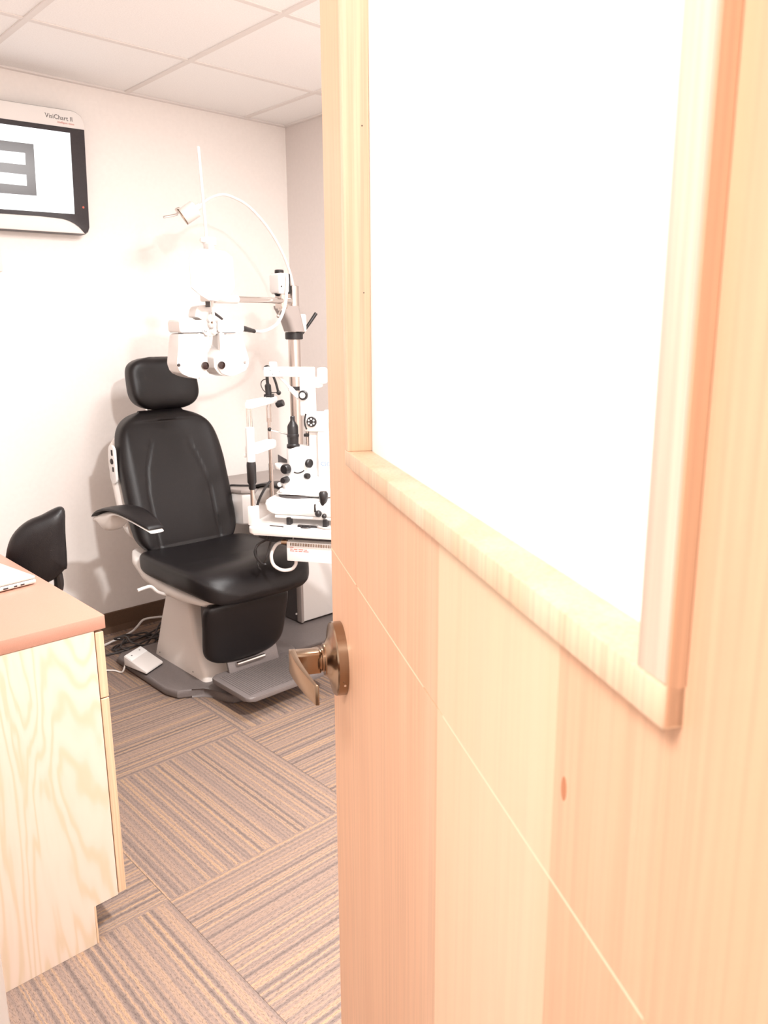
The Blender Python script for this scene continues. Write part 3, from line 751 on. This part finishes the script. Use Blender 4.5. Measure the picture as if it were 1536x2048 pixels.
lathe(kb, (1.588, YP-.016, 1.448), (0, 1, 0), [(.012, 0), (.016, .003), (.016, .022)], 18)
finish('level_knob', kb, M_whiteb, yk)
finish('knob_core', lathe(B(), (1.581, YP-.021, 1.432), (0, -1, 0), [(.004, 0), (.004, .002)], 10), M_bronze, yk)
bm = prism(B(), [(1.553, 1.397), (1.612, 1.397), (1.605, 1.386), (1.585, 1.381), (1.565, 1.385)], XZ, YP-.004, YP+.05, .003); finish('nose_bridge', bm, M_beigel, ph)
bm = B(); tube(bm, [(1.590, YP-.012, 1.470), (1.608, YP-.016, 1.459), (1.628, YP-.02, 1.444)], lambda s: .0055-.0015*s, 10, 3); finish('lock_lever', bm, M_ink, yk)
bm = B(); tube(bm, [(1.5655, YP-.015, 1.392), (1.565, YP-.017, 1.36), (1.564, YP-.018, 1.335), (1.555, YP-.018, 1.322)], .0030, 8, 4); finish('swing_hook', bm, M_chrome, ph)
# near point rod and card
rod = finish('near_rod', cyl(B(), (1.549, 2.60, 2.030), (1.585, 2.612, 1.40), .0052, 14, .002), M_white, ph)
cl = finish('rod_clamp', box(B(), 1.548, 1.588, 2.575, 2.607, 1.702, 1.729, .003), M_whiteb, ph)
finish('clamp_screw', cyl(B(), (1.532, 2.59, 1.718), (1.549, 2.59, 1.716), .009, 14, .002), M_beige, cl)
card = [(1.465, 1.651), (1.480, 1.671), (1.511, 1.684), (1.610, 1.682), (1.641, 1.662), (1.645, 1.558), (1.631, 1.537), (1.596, 1.518), (1.569, 1.507), (1.534, 1.508), (1.500, 1.526), (1.466, 1.550)]
cdd = finish('near_card', prism(B(), [(x, z) for x, z in card], XZ, 2.556, 2.562, .0015), M_whiteb, ph)
finish('card_slot', prism(B(), [(1.512, 1.664), (1.595, 1.662), (1.592, 1.655), (1.55, 1.660), (1.514, 1.657)], XZ, 2.5545, 2.557), M_white, cdd)
finish('card_holder', box(B(), 1.548, 1.57, 2.562, 2.60, 1.66, 1.706, .002), M_white, cl)
# plug lead
lead = thing('plug_lead', (1.85, 2.75, 1.40), 'white lead with a black plug between phoropter and steel pole', 'cable')
bm = B(); lathe(bm, (1.752, 2.69, 1.413), Vector((.085, .035, -.0125)), [(.009, 0), (.011, .002), (.011, .03), (.0095, .034), (.0095, .06), (.0085, .064), (.0080, .090), (.005, .092)], 18)
finish('plug', bm, M_black, lead)
bm = B(); tube(bm, [(1.834, 2.724, 1.402), (1.90, 2.775, 1.400), (1.955, 2.79, 1.410), (2.005, 2.80, 1.435), (2.043, 2.815, 1.474), (2.068, 2.825, 1.52), (2.083, 2.835, 1.565), (2.10, 2.85, 1.605), (2.105, 2.858, 1.64)], .0062, 10, 6)
finish('cord', bm, M_whiteb, lead)

# ------------------------------------------------------------------ slit lamp table and slit lamp
e1 = Vector((.527, -.85, 0)); e2 = Vector((.85, .527, 0)); SM = Vector((1.643, 2.441, 0)); ZT = .7108; K = .93
def sl(a, c, z): return SM+e1*(a*K)+e2*(c*K)+Vector((0, 0, ZT+(z-.66)*K))
tb = thing('slit_lamp_table', sl(.25, 0, .63), 'white rounded slit lamp table with a control box hanging underneath', 'table')
tpoly = rrect(.008, .62, -.165, .20, .03)
finish('tabletop', prism(B(), tpoly, sl, .628, .660, .008, 3), M_white, tb)
cbx = finish('control_box', fbox(B(), sl, .152, .42, -.115, .06, .517, .596, .003), M_whiteb, tb)
bm = B()
for i in range(26):
    a = .168+i*.0068; fbox(bm, sl, a, a+.0030, -.1162, -.112, .580, .592)
vt = finish('vent_slots', bm, M_bronze, cbx, smooth=False); vt['kind'] = 'stuff'
bm = B()
for z, ws in ((.574, (.015,)), (.566, (.012, .016, .02, .012)), (.559, (.018, .010, .016, .022))):
    a = .166
    for wv in ws: fbox(bm, sl, a, a+wv, -.1155, -.1145, z-.0014, z+.0014); a += wv+.004
finish('printed_label', bm, M_red, cbx, smooth=False)
finish('box_mount', fbox(B(), sl, .17, .40, -.08, .04, .595, .629), M_greyd, tb)
bm = B(); tube(bm, [sl(.36, .06, .61), sl(.40, .24, .60), Vector((2.12, 2.66, .64)), Vector((2.22, 2.90, .62))], .022, 14, 5)
finish('support_arm', bm, M_white, tb)
def loop(name, pts, r, mat, c=-.13, k=6):
    return finish(name, tube(B(), [sl(a, c+.01*math.sin(i*1.3), z) for i, (a, z) in enumerate(pts)], r, 10, k), mat, tb)
loop('white_hose', [(.16, .592), (.105, .578), (.082, .548), (.080, .522), (.092, .490), (.122, .470), (.157, .474), (.178, .496), (.186, .520)], .0062, M_white, -.095)
loop('black_cable', [(.075, .628), (.070, .60), (.038, .580), (.022, .555), (.028, .525), (.045, .500), (.060, .494)], .0042, M_black, -.12)
loop('black_cable', [(.085, .628), (.078, .590), (.070, .555), (.062, .52), (.050, .495)], .0042, M_black, -.105)
loop('black_cable', [(.17, .605), (.13, .598), (.095, .588), (.06, .592), (.032, .578), (.014, .560), (.012, .520), (.020, .480), (.036, .470)], .0028, M_black, -.10)
loop('hose_plug', [(.125, .588), (.16, .587)], .009, M_bronze, -.10, 1)

sm = thing('slit_lamp', sl(.15, 0, .66), 'white slit lamp microscope with chin rest and black knobs on the table', 'slit lamp')
def S(name, bm, mat, parent=None): return finish(name, bm, mat, parent or sm)
# chin rest
cr = S('chin_rest_frame', hexa(B(), [sl(a+.018-c*.06, c, z) for a in (-.012, .016) for c in (-.15, .155) for z in (1.112, 1.140)], .008), M_whiteb)
S('forehead_strap', fbox(B(), sl, .0, .005, -.10, .10, 1.108, 1.142, .002), M_white, cr)
for c in (-.129, .129):
    near = c < 0
    zb = .735 if near else .70
    ac = .008-c*.12
    S('post_socket', fbox(B(), sl, ac-.016, ac+.018, c-.018, c+.018, .660, zb, .003), M_white if near else M_greym, cr)
    S('post_rod', cyl(B(), sl(ac, c, zb-.01), sl(ac, c, .86), .0085, 14), M_steel, cr)
    if near:
        S('height_grip', lathe(B(), sl(ac, c, .800), (0, 0, 1), [(.0105, 0), (.0125, .004), (.0125, .020), (.0165, .026), (.0170, .09), (.0155, .101)], 20), M_black, cr)
        S('post_sleeve', cyl(B(), sl(ac, c, .908), sl(ac, c, 1.042), .0150, 18, .002), M_whiteb, cr)
    else:
        S('post_sleeve', cyl(B(), sl(ac, c, .85), sl(ac, c, 1.05), .0065, 14), M_steel, cr)
    for da in (-.008, .008): S('rail_rod', cyl(B(), sl(ac+da, c, 1.035), sl(ac+da, c, 1.118), .0032, 10), M_steel, cr)
S('chin_cup', fbox(B(), sl, -.004, .048, -.128, .075, .935, .972, .010), M_whiteb, cr)
S('chin_bracket', fbox(B(), sl, -.008, .012, -.128, .128, .925, .940, .003), M_white, cr)
S('canthus_knob', lathe(B(), sl(.02, .155, 1.105), e1*.9+Vector((0, 0, .25)), [(.008, -.004), (.0135, 0), (.0135, .024), (.012, .027)], 18), M_black, cr)
# fixation light
fx = S('fixation_arm', ball(B(), sl(.005, .10, 1.252), .0145, 18), M_black, cr)
bm = B(); tube(bm, [sl(.005, .10, 1.24), sl(.004, .10, 1.215), sl(.006, .10, 1.18), sl(.008, .10, 1.15)], lambda s: .006+.006*(s > .55), 12, 5); S('fixation_stem', bm, M_black, fx)
bm = B(); tube(bm, [sl(.022, .10, 1.245), sl(.040, .10, 1.20), sl(.050, .10, 1.16)], .0048, 10, 4); ball(bm, sl(.052, .10, 1.157), .009, 12); S('fixation_link', bm, M_black, fx)
bm = B(); tube(bm, [sl(.002, .10, 1.212), sl(-.018, .10, 1.205), sl(-.024, .10, 1.185), sl(-.008, .10, 1.160), sl(.02, .10, 1.158), sl(.045, .10, 1.158)], .0018, 8, 5); S('fixation_wire', bm, M_cord, fx)
S('fixation_base', fbox(B(), sl, -.006, .025, .08, .12, 1.138, 1.152, .003), M_black, fx)
S('fixation_cap', lathe(B(), sl(.018, .13, 1.258), (0, 0, 1), [(.014, 0), (.016, .003), (.015, .018), (.011, .02)], 18), M_whiteb, fx)
# illumination tower
tw = S('tower_head', fbox(B(), sl, .032, .232, .0, .045, 1.226, 1.263, .004), M_whiteb)
S('tower_cap', fbox(B(), sl, .228, .262, .005, .05, 1.185, 1.225, .006), M_whiteb, tw)
S('tower_knob_plate', fbox(B(), sl, .250, .284, .005, .045, 1.200, 1.262, .008), M_whiteb, tw)
S('tower_column', fbox(B(), sl, .180, .232, .0, .05, 1.075, 1.230, .006), M_whiteb, tw)
kn = S('filter_knob', lathe(B(), sl(.198, 0, 1.157), -e2, [(.0175, 0), (.0175, .010), (.015, .013)], 24), M_black, tw)
S('knob_face', lathe(B(), sl(.198, -.014, 1.157), -e2, [(.0105, -.001), (.0105, .0012)], 20), M_whiteb, kn)
bm = B(); tube(bm, [sl(.088, .02, 1.228), sl(.12, .02, 1.198), sl(.165, .015, 1.150)], .006, 12, 3); S('mirror_rod', bm, M_white, tw)
bm = B(); tube(bm, [sl(.135, .018, 1.182), sl(.172, .014, 1.145)], .0092, 12, 1); S('rod_sleeve', bm, M_whiteb, tw)
for a, z in ((.062, 1.250), (.072, 1.236), (.102, 1.246)):
    S('head_screw', lathe(B(), sl(a, -.0004, z), -e2, [(.0016, 0), (.0016, .0006)], 8), M_ink, tw)
# microscope
mh = S('microscope_head', fbox(B(), sl, .205, .300, -.03, .05, 1.018, 1.092, .008), M_white)
mg = S('magnifier_dial', lathe(B(), sl(.240, -.030, 1.058), -e2, [(.0185, 0), (.0185, .006), (.017, .008)], 28), M_black, mh)
for i in range(6):
    a = 2*PI*i/6+.5
    S('dial_hole', lathe(B(), sl(.240+.0115*math.cos(a), -.0385, 1.058+.0115*math.sin(a)), -e2, [(.0034, -.0006), (.0034, .0006)], 12), M_whiteb, mg)
bm = B()
tube(bm, [sl(.216, -.0305, 1.088), sl(.211, -.0315, 1.065), sl(.212, -.0315, 1.045), sl(.218, -.0305, 1.028)], .003, 8, 4); S('dial_slot', bm, M_black, mh)
S('eyepiece', lathe(B(), sl(.30, -.005, 1.075), e1*.98+Vector((0, 0, .1)), [(.026, -.01), (.026, .03), (.021, .035), (.021, .06)], 22), M_whiteb, mh)
ar = S('microscope_arm', fbox(B(), sl, .214, .258, -.005, .04, .830, 1.022, .008), M_whiteb)
S('arm_joint', cyl(B(), sl(.205, .01, .96), sl(.205, .01, 1.08), .006, 12), M_steel, ar)
S('lock_knob', fbox(B(), sl, .197, .215, -.012, .014, .996, 1.008, .002), M_black, ar)
# lamp barrel (black)
lh = S('lamp_barrel', lathe(B(), sl(.156, -.02, .952), (0, 0, 1), [(.0225, 0), (.0240, .003), (.0240, .012), (.0200, .016), (.0205, .040), (.0222, .041), (.0222, .049), (.0200, .051), (.0198, .078), (.0180, .084), (.0115, .094), (.0085, .100), (.0085, .114), (.007, .116)], 24), M_black)
bm = B(); cyl(bm, sl(.060, -.02, 1.022), sl(.145, -.02, 1.003), .0030, 10); S('slit_lever', bm, M_chrome, lh)
S('lever_ball', ball(B(), sl(.058, -.02, 1.0225), .0075, 14), M_black, lh)
# body
bd = S('lamp_body', lathe(B(), sl(.170, 0, .838), (0, 0, 1), [(.040, 0), (.043, .004), (.044, .098), (.043, .107), (.036, .112)], 32), M_whiteb)
rings = [[sl(u, v, z) for u, v in rrect(.105+g, .262-g*.5, -.06+g, .06-g, .03, 5)] for z, g in ((.782, .018), (.790, .008), (.812, 0), (.836, .004), (.842, .010))]
lowr = S('body_base', skin_rings(B(), rings), M_whiteb)
rings = [[sl(u, v, z) for u, v in rrect(.085+g, .320-g*.2, -.07+g, .07-g, .03, 5)] for z, g in ((.768, .012), (.774, .002), (.786, .010), (.800, .03))]
S('body_skirt', skin_rings(B(), rings), M_white, lowr)
def knob(nm, a, c, z, d, r, L, par): return S(nm, lathe(B(), sl(a, c, z), d, [(r*.7, -.006), (r, 0), (r, L*.8), (r*.85, L)], 20), M_black, par)
knob('angle_knob', .136, -.040, .872, -e2-e1*.3, .0180, .022, bd)
knob('width_knob', .140, -.055, .832, -e2-e1*.2, .0120, .030, lowr)
knob('tilt_knob', .222, -.036, .896, e1-e2*.4, .0165, .012, bd)
knob('lock_knob', .218, -.050, .848, e1-e2*.5, .0110, .014, lowr)
bm = B(); tube(bm, [sl(.166, -.0462, .860), sl(.180, -.046, .857), sl(.196, -.043, .861), sl(.206, -.040, .868)], .0025, 8, 4); S('scale_mark', bm, M_black, bd)
S('filter_wheel', lathe(B(), sl(.095, .01, .862), (0, 0, 1), [(.028, 0), (.030, .003), (.030, .017), (.028, .020)], 26), M_white, lowr)
S('mirror_wing', prism(B(), [(.068, .872), (.068, .915), (.135, .880), (.135, .874)], lambda u, v, wv: sl(u, wv, v), .03, .034), M_greyd, bd)
for a, z in ((.112, .812), (.120, .790)):
    S('white_knob', ball(B(), sl(a, -.068, z), .0085, 14), M_whiteb, lowr)
# base carriage
rings = [[sl(u, v, z) for u, v in rrect(.058+g, .40, -.115+g, .10-g, .03, 5)] for z, g in ((.688, .05), (.700, .018), (.716, .004), (.740, 0), (.752, .004), (.760, .014))]
cb = S('carriage', skin_rings(B(), rings), M_whiteb)
S('turntable', lathe(B(), sl(.165, 0, .758), (0, 0, 1), [(.075, 0), (.075, .010)], 32), M_greyd, cb)
for c in (-.09, .09): S('axle_rail', cyl(B(), sl(.10, c, .690), sl(.42, c, .690), .006, 12), M_white, cb)
for a in (.15, .30): S('wheel_foot', fbox(B(), sl, a, a+.018, -.105, -.075, .660, .690, .003), M_black, cb)
bm = B(); lathe(bm, sl(.305, -.10, .738), (0, 0, 1), [(.012, 0), (.013, .02), (.016, .03), (.017, .05), (.012, .058)], 18); S('joystick', bm, M_black, cb)
for a, z, r in ((.288, .715, .0125), (.312, .706, .009)): S('joystick_button', ball(B(), sl(a, -.116, z), r, 14), M_black, cb)
S('joystick_guard', fbox(B(), sl, .272, .278, -.118, -.10, .72, .752, .001), M_black, cb)
bm = B(); tube(bm, [sl(.075, -.07, .825), sl(.060, -.09, .800), (sl(.040, -.10, .760)), sl(.024, -.10, .715), sl(.020, -.10, .664)], .0048, 10, 5); S('lamp_cable', bm, M_black, lowr)
text('lettering', 'CSO', .019, M_blue, face_m(sl(.272, -.0305, .888), e1, (0, 0, 1)), S('side_panel', fbox(B(), sl, .260, .36, -.030, .03, .78, 1.02, .006), M_white))
# things lying on the table
cp_ = thing('black_clip', sl(.22, -.13, .66), 'small black clip with a pale wire lying on the white slit lamp table', 'clip')
bm = fbox(B(), sl, .205, .285, -.128, -.112, .6605, .667, .001); finish('bar', bm, M_black, cp_)
bm = B(); tube(bm, [sl(.222, -.128, .664), sl(.228, -.142, .664), sl(.245, -.146, .664), (sl(.258, -.140, .664)), sl(.262, -.128, .664)], .0028, 8, 4); finish('ring', bm, M_black, cp_)
bm = B(); tube(bm, [sl(.284, -.122, .665), sl(.298, -.134, .664), sl(.318, -.140, .6635), sl(.345, -.138, .6635)], .0026, 8, 4); finish('wire', bm, M_greym, cp_)
pn = tag(finish('pencil', cyl(B(), sl(.095, -.138, .663), sl(.155, -.146, .663), .0022, 8), M_greyd), 'short thin dark stylus lying near the table edge', 'stylus')

# ------------------------------------------------------------------ stool
sx, sy = .66, 2.46
so = thing('stool', (sx, sy, 0), 'black stool with a curved backrest standing behind the peach counter', 'stool')
pad = [(.700, .760), (.712, .815), (.735, .853), (.770, .880), (.808, .893), (.838, .906), (.862, .912), (.872, .898), (.868, .84), (.864, .735), (.855, .722), (.835, .706), (.815, .694), (.775, .682), (.735, .682), (.708, .705)]
pu_ = Vector((1, -.28, 0)).normalized(); pn_ = Vector((.28, 1, 0)).normalized(); po = Vector((.764, 2.30, -.014))
def padf(u, v, wv):
    du = u-.785; return po+pu_*du+pn_*(wv+.9*du*du)+Vector((0, 0, v))
bm = B()
pad_s = round_poly(pad, 3)
cx_ = sum(p[0] for p in pad_s)/len(pad_s); cz_ = sum(p[1] for p in pad_s)/len(pad_s)
rings = []
for sc, wv in ((.30, -.030), (.60, -.028), (.82, -.024), (.94, -.015), (1.0, 0), (.99, .018), (.92, .032), (.75, .040), (.4, .043)):
    rings.append([padf(cx_+(p[0]-cx_)*sc, cz_+(p[1]-cz_)*sc, wv) for p in pad_s])
finish('backrest', skin_rings(bm, rings), M_leather, so, ang=60)
bm = B(); tube(bm, [padf(.835, .715, .02), padf(.835, .66, .025), Vector((.79, 2.345, .58)), Vector((.75, 2.40, .44)), Vector((sx, sy, .428))], .014, 10, 5); finish('back_stem', bm, M_black, so)
finish('seat', lathe(B(), (sx, sy, .44), (0, 0, 1), [(.05, 0), (.165, .004), (.182, .022), (.182, .045), (.165, .062), (.05, .068)], 32), M_leather, so)
finish('gas_lift', lathe(B(), (sx, sy, .09), (0, 0, 1), [(.025, 0), (.025, .18), (.014, .181), (.014, .352)], 18), M_chrome, so)
for i in range(5):
    a = 2*PI*i/5+.4; d = Vector((math.cos(a), math.sin(a), 0))
    bm = B(); tube(bm, [Vector((sx, sy, .10))+d*.015, Vector((sx, sy, .085))+d*.12, Vector((sx, sy, .062))+d*.225], .013, 10, 4)
    lg = finish('leg', bm, M_black, so)
    bm = B(); q = Vector((sx, sy, .026))+d*.225; nrm = Vector((-d.y, d.x, 0)); cyl(bm, q-nrm*.018, q+nrm*.018, .0255, 16); cyl(bm, q, q+Vector((0, 0, .035)), .006, 8)
    finish('caster', bm, M_black, lg)

# ------------------------------------------------------------------ origins of single-mesh things at their base
for o in list(C.objects):
    if o.type == 'MESH' and o.parent is None and 'category' in o:
        co = [v.co for v in o.data.vertices]
        c = Vector(((min(v.x for v in co)+max(v.x for v in co))/2, (min(v.y for v in co)+max(v.y for v in co))/2, min(v.z for v in co)))
        o.data.transform(Matrix.Translation(-c)); o.location = c
